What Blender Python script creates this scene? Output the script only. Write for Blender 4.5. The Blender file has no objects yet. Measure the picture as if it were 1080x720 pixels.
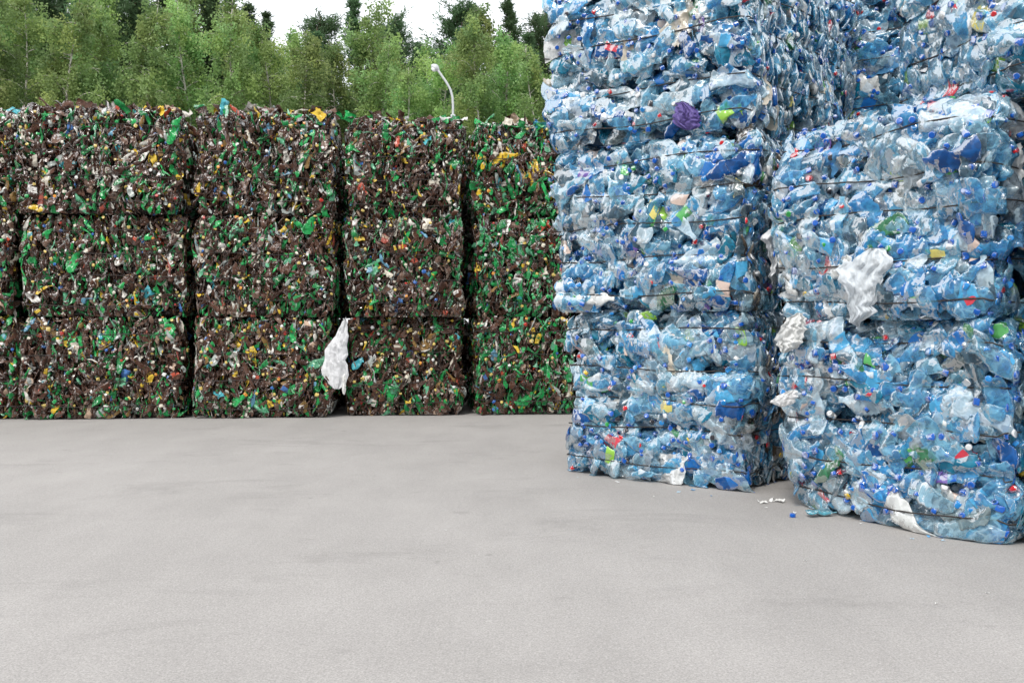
import bpy, math, random
import numpy as np
from mathutils import Vector, Matrix, noise as mnoise

rng = np.random.default_rng(7)
random.seed(7)
S = bpy.context.scene
COL = S.collection
R = math.radians

# ------------------------------------------------------------------ helpers
def link(name, data, parent=None):
    o = bpy.data.objects.new(name, data)
    COL.objects.link(o)
    if parent is not None:
        o.parent = parent
    return o

def tag(o, label=None, cat=None, group=None, kind=None):
    if label: o['label'] = label
    if cat: o['category'] = cat
    if group: o['group'] = group
    if kind: o['kind'] = kind
    return o

def empty(name, loc, rz=0.0):
    o = link(name, None)
    o.empty_display_size = 0.1
    o.location = loc
    o.rotation_euler = (0, 0, rz)
    return o

def quad_mesh(name, v, q, mat, tint=None, smooth=True, mats=None, mi=None):
    """v (n,3), q (m,4) int, tint (n,4) -> mesh of quads"""
    v = np.ascontiguousarray(v, dtype=np.float32)
    q = np.ascontiguousarray(q, dtype=np.int32)
    me = bpy.data.meshes.new(name)
    me.vertices.add(len(v))
    me.vertices.foreach_set('co', v.ravel())
    me.loops.add(q.size)
    me.loops.foreach_set('vertex_index', q.ravel())
    me.polygons.add(len(q))
    me.polygons.foreach_set('loop_start', np.arange(0, q.size, 4, dtype=np.int32))
    me.polygons.foreach_set('loop_total', np.full(len(q), 4, dtype=np.int32))
    if tint is not None:
        a = me.attributes.new('tint', 'FLOAT_COLOR', 'POINT')
        a.data.foreach_set('color', np.ascontiguousarray(tint, dtype=np.float32).ravel())
    for m in (mats or [mat]):
        me.materials.append(m)
    if mi is not None:
        me.polygons.foreach_set('material_index', np.asarray(mi, dtype=np.int32))
    me.update(calc_edges=True)
    me.validate()
    if smooth:
        me.polygons.foreach_set('use_smooth', np.ones(len(me.polygons), dtype=bool))
    return me

class Pile:
    """collects (verts, quads, tints) and joins them into one mesh"""
    def __init__(s): s.v=[]; s.q=[]; s.t=[]; s.n=0
    def add(s, v, q, t):
        s.v.append(v); s.q.append(q + s.n); s.t.append(t); s.n += len(v)
    def mesh(s, name, mat, smooth=True):
        return quad_mesh(name, np.concatenate(s.v), np.concatenate(s.q), mat, np.concatenate(s.t), smooth)

def grid_quads(nu, nv, wrap=True):
    i = np.arange(nu-1)[:, None]
    j = np.arange(nv if wrap else nv-1)[None, :]
    j2 = (j+1) % nv if wrap else j+1
    a = i*nv + j; b = (i+1)*nv + j; c = (i+1)*nv + j2; d = i*nv + j2
    return np.stack([a, b, c, d], -1).reshape(-1, 4)

def tube(path, rad, n=8):
    """swept tube, path (k,3), rad scalar or (k,)"""
    path = np.asarray(path, float); k = len(path)
    rad = np.broadcast_to(np.asarray(rad, float), (k,))
    d = np.gradient(path, axis=0); d /= np.linalg.norm(d, axis=1)[:, None] + 1e-9
    ref = np.where(np.abs(d[:, 2:3]) > .9, np.array([[1., 0, 0]]), np.array([[0, 0, 1.]]))
    ref = np.broadcast_to(ref[0], d.shape)
    a = np.cross(d, ref); a /= np.linalg.norm(a, axis=1)[:, None] + 1e-9
    b = np.cross(d, a)
    th = np.linspace(0, 2*np.pi, n, endpoint=False)
    v = path[:, None, :] + rad[:, None, None]*(np.cos(th)[None, :, None]*a[:, None, :] + np.sin(th)[None, :, None]*b[:, None, :])
    return v.reshape(-1, 3), grid_quads(k, n)

def full(n, c):
    return np.tile(np.asarray(c, dtype=np.float32), (n, 1))

# ------------------------------------------------------------------ materials
def new_mat(name):
    m = bpy.data.materials.new(name); m.use_nodes = True
    nt = m.node_tree; nt.nodes.clear()
    return m, nt, nt.nodes.new, nt.links.new

def plastic_material(name, rough=.17, see=True, s1=17., s2=60., k1=.42, k2=.18, ior=1.58, coat=.54):
    """crumpled plastic: shards of slightly different tilt, see-through body, clear gloss"""
    m, nt, N, L = new_mat(name)
    out = N('ShaderNodeOutputMaterial')
    at = N('ShaderNodeAttribute'); at.attribute_name = 'tint'
    tc = N('ShaderNodeTexCoord'); ge = N('ShaderNodeNewGeometry')
    no = N('ShaderNodeTexNoise'); no.inputs['Scale'].default_value = 18; no.inputs['Detail'].default_value = 2
    L(tc.outputs['Object'], no.inputs['Vector'])
    def vm(op, a, b=None, sc=None):
        x = N('ShaderNodeVectorMath'); x.operation = op
        L(a, x.inputs[0])
        if b is not None:
            if isinstance(b, tuple): x.inputs[1].default_value = b
            else: L(b, x.inputs[1])
        if sc is not None: x.inputs['Scale'].default_value = sc
        return x.outputs[0]
    warp = vm('ADD', tc.outputs['Object'], vm('SCALE', vm('SUBTRACT', no.outputs['Color'], (.5, .5, .5)), sc=.09))
    nrm = ge.outputs['Normal']
    cells = []
    for sc, k in ((s1, k1), (s2, k2)):
        v = N('ShaderNodeTexVoronoi'); v.inputs['Scale'].default_value = sc; L(warp, v.inputs['Vector']); cells.append(v)
        nrm = vm('ADD', nrm, vm('SCALE', vm('SUBTRACT', v.outputs['Color'], (.5, .5, .5)), sc=k))
    nrm = vm('NORMALIZE', nrm)
    di = N('ShaderNodeBsdfPrincipled'); di.inputs['Roughness'].default_value = rough
    di.inputs['IOR'].default_value = 1.5; di.inputs['Specular IOR Level'].default_value = 0.
    if not see: di.inputs['Specular IOR Level'].default_value = .12
    L(at.outputs['Color'], di.inputs['Base Color']); L(nrm, di.inputs['Normal'])
    gl = N('ShaderNodeBsdfGlossy'); gl.inputs['Roughness'].default_value = rough; L(nrm, gl.inputs['Normal'])
    fr = N('ShaderNodeFresnel'); fr.inputs['IOR'].default_value = ior; L(nrm, fr.inputs['Normal'])
    body = di.outputs[0]
    if see:
        tr = N('ShaderNodeBsdfTransparent')
        mx = N('ShaderNodeMix'); mx.data_type = 'RGBA'; mx.inputs['Factor'].default_value = .93
        mx.inputs[6].default_value = (1, 1, 1, 1)
        L(at.outputs['Color'], mx.inputs[7]); L(mx.outputs[2], tr.inputs['Color'])
        tl = N('ShaderNodeBsdfTranslucent'); L(at.outputs['Color'], tl.inputs['Color'])
        m1 = N('ShaderNodeMixShader'); m1.inputs[0].default_value = .3
        L(di.outputs[0], m1.inputs[1]); L(tl.outputs[0], m1.inputs[2])
        # milky along the creases, denser where seen edge-on
        ve = N('ShaderNodeTexVoronoi'); ve.feature = 'DISTANCE_TO_EDGE'; ve.inputs['Scale'].default_value = s1*.75; L(warp, ve.inputs['Vector'])
        ce = N('ShaderNodeMapRange'); ce.inputs[1].default_value = .0; ce.inputs[2].default_value = .16; ce.inputs[3].default_value = .26; ce.inputs[4].default_value = 0.
        L(ve.outputs['Distance'], ce.inputs[0])
        lw = N('ShaderNodeLayerWeight'); lw.inputs['Blend'].default_value = .4; L(nrm, lw.inputs['Normal'])
        fa = N('ShaderNodeMath'); fa.operation = 'MULTIPLY_ADD'; L(lw.outputs['Facing'], fa.inputs[0]); fa.inputs[1].default_value = .34; L(ce.outputs[0], fa.inputs[2])
        cr = N('ShaderNodeMath'); cr.operation = 'ADD'; cr.use_clamp = True
        L(fa.outputs[0], cr.inputs[0]); L(at.outputs['Alpha'], cr.inputs[1])
        m2 = N('ShaderNodeMixShader'); L(cr.outputs[0], m2.inputs['Fac']); L(tr.outputs[0], m2.inputs[1]); L(m1.outputs[0], m2.inputs[2])
        body = m2.outputs[0]
    m3 = N('ShaderNodeMixShader')
    fm = N('ShaderNodeMath'); fm.operation = 'MULTIPLY'; fm.use_clamp = True; L(fr.outputs[0], fm.inputs[0]); fm.inputs[1].default_value = coat
    L(fm.outputs[0], m3.inputs['Fac']); L(body, m3.inputs[1]); L(gl.outputs[0], m3.inputs[2])
    L(m3.outputs[0], out.inputs['Surface'])
    return m

def simple_material(name, col, rough=.6, metal=0., noise=0., nscale=20., bump=0., translucent=0.):
    m, nt, N, L = new_mat(name)
    out = N('ShaderNodeOutputMaterial'); pr = N('ShaderNodeBsdfPrincipled')
    pr.inputs['Roughness'].default_value = rough; pr.inputs['Metallic'].default_value = metal
    tc = N('ShaderNodeTexCoord'); no = N('ShaderNodeTexNoise')
    no.inputs['Scale'].default_value = nscale; no.inputs['Detail'].default_value = 5
    L(tc.outputs['Object'], no.inputs['Vector'])
    rp = N('ShaderNodeValToRGB')
    lo = [max(0, c*(1-noise)) for c in col]; hi = [min(1, c*(1+noise)) for c in col]
    rp.color_ramp.elements[0].position = .3; rp.color_ramp.elements[0].color = (*lo, 1)
    rp.color_ramp.elements[1].position = .7; rp.color_ramp.elements[1].color = (*hi, 1)
    L(no.outputs['Fac'], rp.inputs['Fac']); L(rp.outputs[0], pr.inputs['Base Color'])
    if bump:
        bp = N('ShaderNodeBump'); bp.inputs['Strength'].default_value = bump; bp.inputs['Distance'].default_value = .01
        L(no.outputs['Fac'], bp.inputs['Height']); L(bp.outputs[0], pr.inputs['Normal'])
    sh = pr
    if translucent:
        tl = N('ShaderNodeBsdfTranslucent'); L(rp.outputs[0], tl.inputs['Color'])
        mx = N('ShaderNodeMixShader'); mx.inputs[0].default_value = translucent
        L(pr.outputs[0], mx.inputs[1]); L(tl.outputs[0], mx.inputs[2]); sh = mx
    L(sh.outputs[0], out.inputs['Surface'])
    return m

def leaf_material(name, rough=.55):
    m, nt, N, L = new_mat(name)
    out = N('ShaderNodeOutputMaterial'); at = N('ShaderNodeAttribute'); at.attribute_name = 'tint'
    oi = N('ShaderNodeObjectInfo')
    hs = N('ShaderNodeHueSaturation')
    mr = N('ShaderNodeMapRange'); mr.inputs[3].default_value = .72; mr.inputs[4].default_value = 1.22
    L(oi.outputs['Random'], mr.inputs[0]); L(mr.outputs[0], hs.inputs['Value'])
    mh = N('ShaderNodeMapRange'); mh.inputs[3].default_value = .485; mh.inputs[4].default_value = .52
    L(oi.outputs['Random'], mh.inputs[0]); L(mh.outputs[0], hs.inputs['Hue'])
    L(at.outputs['Color'], hs.inputs['Color'])
    df = N('ShaderNodeBsdfPrincipled'); df.inputs['Roughness'].default_value = rough
    df.inputs['Specular IOR Level'].default_value = .25
    tl = N('ShaderNodeBsdfTranslucent')
    L(hs.outputs[0], df.inputs['Base Color']); L(hs.outputs[0], tl.inputs['Color'])
    ms = N('ShaderNodeMixShader'); ms.inputs[0].default_value = .5
    L(df.outputs[0], ms.inputs[1]); L(tl.outputs[0], ms.inputs[2]); L(ms.outputs[0], out.inputs['Surface'])
    return m

M_PET = plastic_material('clear_plastic')
M_DARKPET = plastic_material('brown_plastic', rough=.2, see=False, s1=28., s2=70., k1=.65, k2=.42, ior=1.48, coat=.4)
M_FILM = plastic_material('white_film', rough=.35, s1=16., s2=50., k1=.5, k2=.3, ior=1.4)
M_WIRE = simple_material('rusty_wire', (.035, .03, .028), .5, .4, .5, 90)
M_LEAF = leaf_material('birch_leaves')
M_NEEDLE = leaf_material('conifer_needles')
M_LAMPPOST = simple_material('galvanised_steel', (.46, .48, .49), .45, .2, .1, 30)
M_LAMPGLASS = simple_material('lamp_glass', (.85, .87, .88), .15, 0, .03, 10)

def bark_material(name, base, dark):
    m, nt, N, L = new_mat(name)
    out = N('ShaderNodeOutputMaterial'); pr = N('ShaderNodeBsdfPrincipled'); pr.inputs['Roughness'].default_value = .8
    tc = N('ShaderNodeTexCoord'); mp = N('ShaderNodeMapping'); mp.inputs['Scale'].default_value = (3, 3, 1.4)
    no = N('ShaderNodeTexNoise'); no.inputs['Scale'].default_value = 4; no.inputs['Detail'].default_value = 6
    rp = N('ShaderNodeValToRGB'); rp.color_ramp.elements[0].position = .38; rp.color_ramp.elements[0].color = (*dark, 1)
    rp.color_ramp.elements[1].position = .5; rp.color_ramp.elements[1].color = (*base, 1)
    L(tc.outputs['Object'], mp.inputs[0]); L(mp.outputs[0], no.inputs['Vector']); L(no.outputs['Fac'], rp.inputs[0])
    L(rp.outputs[0], pr.inputs['Base Color']); L(pr.outputs[0], out.inputs['Surface'])
    return m
M_BIRCH = bark_material('birch_bark', (.5, .48, .42), (.08, .07, .06))
M_PINE = bark_material('pine_bark', (.16, .1, .07), (.06, .04, .03))

def ground_material():
    m, nt, N, L = new_mat('worn_asphalt')
    out = N('ShaderNodeOutputMaterial'); pr = N('ShaderNodeBsdfPrincipled')
    pr.inputs['Roughness'].default_value = .82; pr.inputs['Specular IOR Level'].default_value = .3
    tc = N('ShaderNodeTexCoord')
    def noise(scale, detail, rough=.6, stretch=None, dist=0.):
        n = N('ShaderNodeTexNoise'); n.inputs['Scale'].default_value = scale; n.inputs['Detail'].default_value = detail
        n.inputs['Roughness'].default_value = rough; n.inputs['Distortion'].default_value = dist
        if stretch:
            mp = N('ShaderNodeMapping'); mp.inputs['Scale'].default_value = stretch
            L(tc.outputs['Object'], mp.inputs[0]); L(mp.outputs[0], n.inputs['Vector'])
        else:
            L(tc.outputs['Object'], n.inputs['Vector'])
        return n
    def ramp(src, p0, c0, p1, c1):
        r = N('ShaderNodeValToRGB'); e = r.color_ramp.elements
        e[0].position = p0; e[0].color = (c0, c0, c0, 1); e[1].position = p1; e[1].color = (c1, c1, c1, 1)
        L(src.outputs['Fac'], r.inputs[0]); return r
    def mul(a, b, mode='MULTIPLY', f=1.):
        x = N('ShaderNodeMix'); x.data_type = 'RGBA'; x.blend_type = mode; x.inputs['Factor'].default_value = f
        L(a, x.inputs[6]); L(b, x.inputs[7]); return x.outputs[2]
    base = N('ShaderNodeRGB'); base.outputs[0].default_value = (.322, .308, .297, 1)
    big = ramp(noise(.35, 4), .3, .93, .7, 1.05)
    mid = ramp(noise(2.2, 6, .7, (1, .45, 1)), .35, .93, .65, 1.05)
    grain = ramp(noise(130, 4, .85), .32, .6, .68, 1.32)
    grain2 = ramp(noise(45, 4, .75), .35, .9, .68, 1.08)
    stain = ramp(noise(1.1, 6, .75, (.6, 1.4, 1), .6), .55, 1., .72, .80)
    streak = ramp(noise(2.6, 5, .7, (.6, 1.6, 1), 1.), .64, 1., .72, .82)
    pale = ramp(noise(9, 3, .6), .70, 1., .78, 1.22)
    spot = ramp(noise(7, 2, .5), .74, 1., .8, .62)
    c = mul(base.outputs[0], big.outputs[0])
    for r_ in (mid, grain, grain2, stain, streak, pale, spot): c = mul(c, r_.outputs[0])
    L(c, pr.inputs['Base Color'])
    bp = N('ShaderNodeBump'); bp.inputs['Strength'].default_value = .2; bp.inputs['Distance'].default_value = .004
    L(grain.outputs[0], bp.inputs['Height']); L(bp.outputs[0], pr.inputs['Normal'])
    L(pr.outputs[0], out.inputs['Surface'])
    return m
M_GROUND = ground_material()
M_GRASSLAND = simple_material('rough_grass', (.06, .085, .03), .9, 0, .5, 3)

# ------------------------------------------------------------------ crushed bottles
def crush_map(L0, R0, flat, seed, K=9):
    """returns a function that crushes points given in the upright bottle frame (x = axis)"""
    r = np.random.default_rng(seed)
    n = r.normal(size=(K, 3)) * np.array([.55, 1, 1]); n /= np.linalg.norm(n, axis=1)[:, None]
    off = R0 * r.uniform(.35, .95, K)
    cen = np.stack([r.uniform(.08, .85, K)*L0, np.zeros(K), np.zeros(K)], 1)
    amt = r.uniform(.9, 1.7, K)
    bend = r.normal(0, .9); twist = r.normal(0, 1.4); bz = r.normal(0, 1.2)
    kd = r.normal(size=(5, 3)); kd /= np.linalg.norm(kd, axis=1)[:, None]
    kf = r.uniform(28, 75, 5); kp = r.uniform(0, 6.28, 5); ka = r.uniform(.002, .005, 5)
    shear = r.normal(0, .35)
    def f(p):
        p = p.copy()
        for k in range(K):
            d = (p - cen[k]) @ n[k] - off[k]
            near = np.exp(-((p[:, 0]-cen[k, 0])/(.1))**2)
            p -= (np.maximum(d, 0)*amt[k]*near)[:, None]*n[k]
        rad = np.hypot(p[:, 1], p[:, 2])
        p[:, 2] = p[:, 2]*flat
        p[:, 1] = p[:, 1]*1.3
        body = np.clip(rad/(R0*.6), 0, 1)
        for k in range(5):
            w = np.abs(((p @ kd[k])*kf[k]/6.28 + kp[k]) % 1. - .5)*4 - 1
            p[:, 2] += ka[k]*w*body
            p[:, 1] += ka[k]*.6*np.roll(w, 3)*body
        t = p[:, 0]/L0 - .5
        a = twist*t
        y, z = p[:, 1].copy(), p[:, 2].copy()
        p[:, 1] = y*np.cos(a) - z*np.sin(a); p[:, 2] = y*np.sin(a) + z*np.cos(a)
        p[:, 1] += bend*L0*.22*(t*t)*4*.25 + shear*t*L0*.15
        p[:, 2] += bz*L0*.2*(t*t)
        p[:, 0] -= L0*.5
        return p
    return f

def bottle_profile(t, R0, ribs, seed):
    r = np.where(t < .03, R0*(.25+.75*(t/.03)**.5), R0)
    sh = np.clip((t-.62)/.26, 0, 1)
    r = r*(1-sh) + .0125*sh
    sh2 = 1-np.clip((t-.62)/.26, 0, 1)**2
    r = np.where(t > .62, .0125 + (R0-.0125)*np.clip(sh2, 0, 1), r)
    if ribs:
        r = r + np.where((t > .06) & (t < .6), .11*R0*np.sin(t*ribs*6.28), 0)
    return r

def make_bottle(seed, nu, nv, flat, L0=None, R0=None, capp=.65, K=9):
    r = np.random.default_rng(seed)
    L0 = L0 or r.uniform(.24, .34); R0 = R0 or r.uniform(.034, .05)
    t = np.linspace(0, 1, nu); th = np.linspace(0, 2*np.pi, nv, endpoint=False)
    ribs = int(r.choice([0, 5, 8, 11]))
    rad = bottle_profile(t, R0, ribs, seed)
    f = crush_map(L0, R0, flat, seed, K)
    P = np.stack([np.repeat(t*L0, nv), (rad[:, None]*np.cos(th)).ravel(), (rad[:, None]*np.sin(th)).ravel()], 1)
    body = (f(P), grid_quads(nu, nv))
    lab = None
    if r.random() < .42:
        a, b = r.uniform(.2, .34), r.uniform(.42, .58)
        n2 = max(5, nu//3); tl = np.linspace(a, b, n2)
        k = int(nv*r.uniform(.5, 1)); thl = th[:k] if k < nv else th
        rl = bottle_profile(tl, R0, ribs, seed)*1.0 + .0022
        Pl = np.stack([np.repeat(tl*L0, len(thl)), (rl[:, None]*np.cos(thl)).ravel(), (rl[:, None]*np.sin(thl)).ravel()], 1)
        q = f(Pl); q[:, 2] *= 1.05
        lab = (q, grid_quads(n2, len(thl), wrap=(len(thl) == nv)))
    cap = None
    if r.random() < capp:
        n = 10; tc = np.linspace(0, 2*np.pi, n, endpoint=False)
        prof = [(L0*.945, .0162), (L0*.945+.002, .0172), (L0+.008, .0168), (L0+.011, .0152), (L0+.0112, .001)]
        Pc = np.concatenate([np.stack([np.full(n, x), q_*np.cos(tc), q_*np.sin(tc)], 1) for x, q_ in prof])
        # the cap stays round: carry it rigidly with the end of the neck
        A = f(np.array([[L0*.93, 0, 0], [L0, 0, 0]]))
        ax = A[1]-A[0]; ax /= np.linalg.norm(ax)
        u = np.cross(ax, [0, 0, 1]); u /= np.linalg.norm(u); w = np.cross(ax, u)
        Pc = A[1] + (Pc[:, :1]-L0)*ax + Pc[:, 1:2]*u + Pc[:, 2:3]*w
        cap = (Pc, grid_quads(len(prof), n))
    return body, lab, cap

def make_film(seed, nu=15, nv=13, size=(.28, .2)):
    """a crumpled sheet of thin film"""
    r = np.random.default_rng(seed)
    u, v = np.meshgrid(np.linspace(-.5, .5, nu), np.linspace(-.5, .5, nv), indexing='ij')
    p = np.stack([u.ravel()*size[0], v.ravel()*size[1], np.zeros(nu*nv)], 1)
    o3 = r.uniform(-50, 50, 3)
    for i in range(len(p)):
        q = Vector((p[i, 0]*9+o3[0], p[i, 1]*9+o3[1], o3[2]))
        p[i, 2] += .055*(mnoise.turbulence(q, 3, True, amplitude_scale=.6, frequency_scale=2.1)-.5)
        p[i, :2] += .02*np.array(mnoise.noise_vector(q*.8))[:2]
    p[:, :2] *= 1 + .10*np.sin(np.arctan2(p[:, 1], p[:, 0])*r.integers(2, 5) + r.random()*6)[:, None]
    p[:, :2] += r.normal(0, size[1]*.03, (len(p), 2))
    p[:, 2] += r.normal(0, .0025, len(p))
    return p, grid_quads(nu, nv, wrap=False)

def pick(r, table):
    w = np.array([x[0] for x in table], float); w /= w.sum()
    return table[r.choice(len(table), p=w)][1]

BLUE_BODY = [(29, (.20, .58, .82, .17)), (24, (.36, .70, .86, .16)), (17, (.56, .78, .88, .15)), (9, (.08, .44, .76, .24)),
             (3, (.004, .13, .44, .4)), (5, (.015, .34, .52, .30)), (13, (.68, .83, .91, .36)), (1.6, (.72, .74, .73, .8)),
             (2, (.42, .52, .54, .14)), (1, (.08, .36, .18, .3)), (3.5, (.14, .27, .36, .22))]
DIRT_SHADE_BODY = BLUE_BODY + [(14, (.10, .075, .055, .5)), (16, (.10, .16, .20, .35)), (6, (.30, .27, .22, .5))]  # adds dirty brown pieces, plus dark tints that paint in the recess shadow
BLUE_CAP = [(64, (.006, .11, .50, 1)), (12, (.02, .25, .62, 1)), (7, (.62, .02, .03, 1)), (9, (.78, .79, .80, 1)), (3, (.03, .35, .08, 1)), (2, (.75, .5, .03, 1)), (2, (.03, .03, .04, 1))]
BLUE_LABEL = [(14, (.015, .16, .50, 1)), (24, (.08, .42, .72, .7)), (18, (.66, .74, .80, .7)), (6, (.10, .42, .12, 1)), (4, (.16, .10, .38, 1)), (5, (.62, .05, .08, 1)), (5, (.30, .58, .08, 1)), (3, (.75, .66, .2, 1)), (5, (.70, .55, .48, 1))]
DARK_BODY = [(42, (.040, .0165, .009, 1)), (24, (.078, .034, .020, 1)), (10, (.13, .078, .056, 1)), (12, (.008, .16, .04, 1)), (6, (.015, .29, .07, 1)), (3, (.09, .30, .17, 1)), (2.6, (.30, .33, .31, 1)),
             (2.4, (.50, .48, .43, 1)), (2.5, (.20, .12, .04, 1)), (1.2, (.60, .40, .03, 1)), (.4, (.10, .25, .36, 1)), (.3, (.28, .06, .04, 1))]
GREEN_BODY = [(w*(2.6 if c[1] > c[0]*1.5 and c[1] > c[2]*1.3 else 1), c) for w, c in DARK_BODY]
DARK_CAP = [(34, (.55, .42, .12, 1)), (22, (.60, .56, .46, 1)), (12, (.66, .66, .64, 1)), (5, (.40, .03, .02, 1)), (5, (.02, .10, .34, 1)), (10, (.02, .30, .08, 1)), (6, (.6, .25, .04, 1))]
DARK_LABEL = [(24, (.52, .48, .40, 1)), (18, (.60, .58, .55, 1)), (11, (.55, .38, .04, 1)), (5, (.36, .06, .03, 1)), (10, (.03, .26, .08, 1)), (4, (.06, .16, .40, 1)), (10, (.42, .30, .22, 1)), (6, (.05, .3, .35, 1))]

NB = 36
blue_lib, dark_lib = [], []
r0 = np.random.default_rng(21)
for i in range(NB):
    blue_lib.append(make_bottle(100+i, 30, 18, r0.uniform(.36, .8), L0=r0.uniform(.25, .37), R0=r0.uniform(.038, .056), K=6))
for i in range(40):
    dark_lib.append(make_bottle(300+i, 13, 10, r0.uniform(.25, .45), L0=r0.uniform(.13, .26), R0=r0.uniform(.019, .038), capp=.24))
film_lib = [make_film(500+i, size=(r0.uniform(.18, .34), r0.uniform(.12, .24))) for i in range(14)]
small_film = [make_film(600+i, 8, 7, size=(r0.uniform(.07, .16), r0.uniform(.04, .09))) for i in range(14)]

def cap_shape():
    n = 12; tc = np.linspace(0, 2*np.pi, n, endpoint=False)
    prof = [(-.012, .009), (-.012, .0160), (-.009, .0170), (.004, .0166), (.008, .0150), (.0085, .010), (.0085, .0005)]
    v = np.concatenate([np.stack([np.full(n, x), q*np.cos(tc), q*np.sin(tc)], 1) for x, q in prof])
    return v, grid_quads(len(prof), n)
CAPSHAPE = cap_shape()

def frame(axis, normal):
    n = normal/np.linalg.norm(normal)
    a = axis - n*(axis @ n); a /= np.linalg.norm(a) + 1e-9
    return np.stack([a, np.cross(n, a), n], 1)      # columns

# ------------------------------------------------------------------ bales
class Bale:
    def __init__(s, W, D, H, seed, nstrap=5, bulge=.022, lump=.03, rc=.10, edge=.06, loose=.05, sit=1.):
        s.W, s.D, s.H, s.ns, s.bulge, s.lump, s.rc, s.edge, s.loose = W, D, H, nstrap, bulge, lump, rc, edge, loose
        s.sit = sit
        s.r = np.random.default_rng(seed)
        s.ph = s.r.uniform(0, 6.28, (6,)); s.fq = s.r.uniform(2.2, 6.5, (6, 2))
        s.sag = s.r.normal(0, .022, nstrap+1)
    def straps_z(s):
        return [s.H*(k+.55)/(s.ns+.1) + s.sag[k] for k in range(s.ns)]
    def off(s, u, z):
        u = np.asarray(u, float); z = np.asarray(z, float)
        l = sum(np.sin(s.fq[k, 0]*u + s.fq[k, 1]*z*1.4 + s.ph[k]) for k in range(6))/6*s.lump*1.8
        b = np.full(np.broadcast(u, z).shape, s.bulge*.5)
        for zs in s.straps_z():
            b = b - s.bulge*1.5*(.55+.45*np.sin(u*3.1+zs*13))*np.exp(-((z-zs-.010*np.sin(u*5+zs*9))/(.028*s.H))**2)
        e = np.clip(np.minimum(z, s.H-z), 0, .13)
        return l + b - s.edge*np.where(z < s.H/2, s.sit, 1.)*(1-e/.13)**2
    SIDE = {'front': 0, 'right': 3, 'back': 7, 'left': 11}
    def press(s, v, m=.034, floor=.004):
        """squeeze points back towards the pressed faces of the bale"""
        v = v.copy()
        W, D, rc = s.W, s.D, s.rc
        z = np.clip(v[:, 2], 0, s.H)
        for side, ax, sg, Ls in (('front', 1, -1, W), ('back', 1, 1, W), ('left', 0, -1, D), ('right', 0, 1, D)):
            half = (D if ax == 1 else W)/2
            o = v[:, 1-ax]
            u = {'front': o+W/2, 'back': W/2-o, 'left': D/2-o, 'right': o+D/2}[side]
            uc = np.clip(u, 0, Ls)
            lim = half + s.off(uc + s.SIDE[side], z)
            k = 1-np.clip(np.minimum(uc, Ls-uc), 0, rc)/rc
            lim = lim - rc*.32*k*k
            ex = v[:, ax]*sg - lim
            v[:, ax] = np.where(ex > 0, sg*(lim + m*np.tanh(ex/(m*2.2))), v[:, ax])
        ex = v[:, 2]-s.H; mt = .03 if m < .05 else .11
        v[:, 2] = np.where(ex > -.01, s.H-.01 + mt*np.tanh((ex+.01)/(mt*1.6)), v[:, 2])
        v[:, 2] = np.where(v[:, 2] < .02, floor + .016*np.exp((np.minimum(v[:, 2], .02)-.02)/.02), v[:, 2])
        return v
    def surf(s, side, u, z, depth=0.):
        """point and outward normal on side 'front','right','back','left'; u along the side"""
        W, D, rc = s.W, s.D, s.rc
        Ls = W if side in ('front', 'back') else D
        o = float(s.off(u + s.SIDE[side], z)) - depth
        e = min(u, Ls-u); n = np.array([0., -1, 0]); t = np.array([1., 0, 0])
        nn = n.copy()
        if e < rc:
            k = (1-e/rc); o -= rc*.32*k*k
            nn = n + t*k*.75*(1 if u > Ls/2 else -1); nn /= np.linalg.norm(nn)
        p = np.array([u - Ls/2, 0, 0.]) + n*o
        a = {'front': 0, 'right': math.pi/2, 'back': math.pi, 'left': -math.pi/2}[side]
        half = s.D/2 if side in ('front', 'back') else s.W/2
        p = p + np.array([0, -half, 0])
        c, si = math.cos(a), math.sin(a)
        M = np.array([[c, -si, 0], [si, c, 0], [0, 0, 1]])
        p = M @ p; nn = M @ nn; p[2] = z
        return p, nn, M @ t

def core_block(b, pile, inset, colour, n=14):
    """the pressed inside of the bale: a lumpy closed block"""
    w, d = b.W/2-inset, b.D/2-inset
    zs = [.015, .02] + list(np.linspace(.05, b.H-inset*.8, 8)) + [b.H-inset*.8]
    per = []
    for k in range(4*n):
        side, f = k//n, (k % n)/n
        per.append([(-w+2*w*f, -d), (w, -d+2*d*f), (w-2*w*f, d), (-w, d-2*d*f)][side])
    per = np.array(per)
    rings = []
    for i, z in enumerate(zs):
        sc = .02 if i in (0, len(zs)-1) else 1
        j = b.r.normal(0, .012, per.shape) if sc == 1 else 0
        rings.append(np.concatenate([per*sc + j, np.full((len(per), 1), z)], 1))
    v = np.concatenate(rings)
    pile.add(v, grid_quads(len(zs), 4*n), full(len(v), colour))

def strap_mesh(b, z, mat, rad=.0040, out=.014):
    pts = []
    for side in ('front', 'right', 'back', 'left'):
        Ls = b.W if side in ('front', 'back') else b.D
        for u in np.linspace(.03, Ls-.03, 26):
            p, n, t = b.surf(side, u, z, -out)
            p[2] = z + .010*math.sin((u + b.SIDE[side])*5 + z*9) + b.r.normal(0, .0012); pts.append(p)
    pts.append(pts[0])
    v, q = tube(np.array(pts), rad, 5)
    return quad_mesh('strap', v, q, mat)

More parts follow.
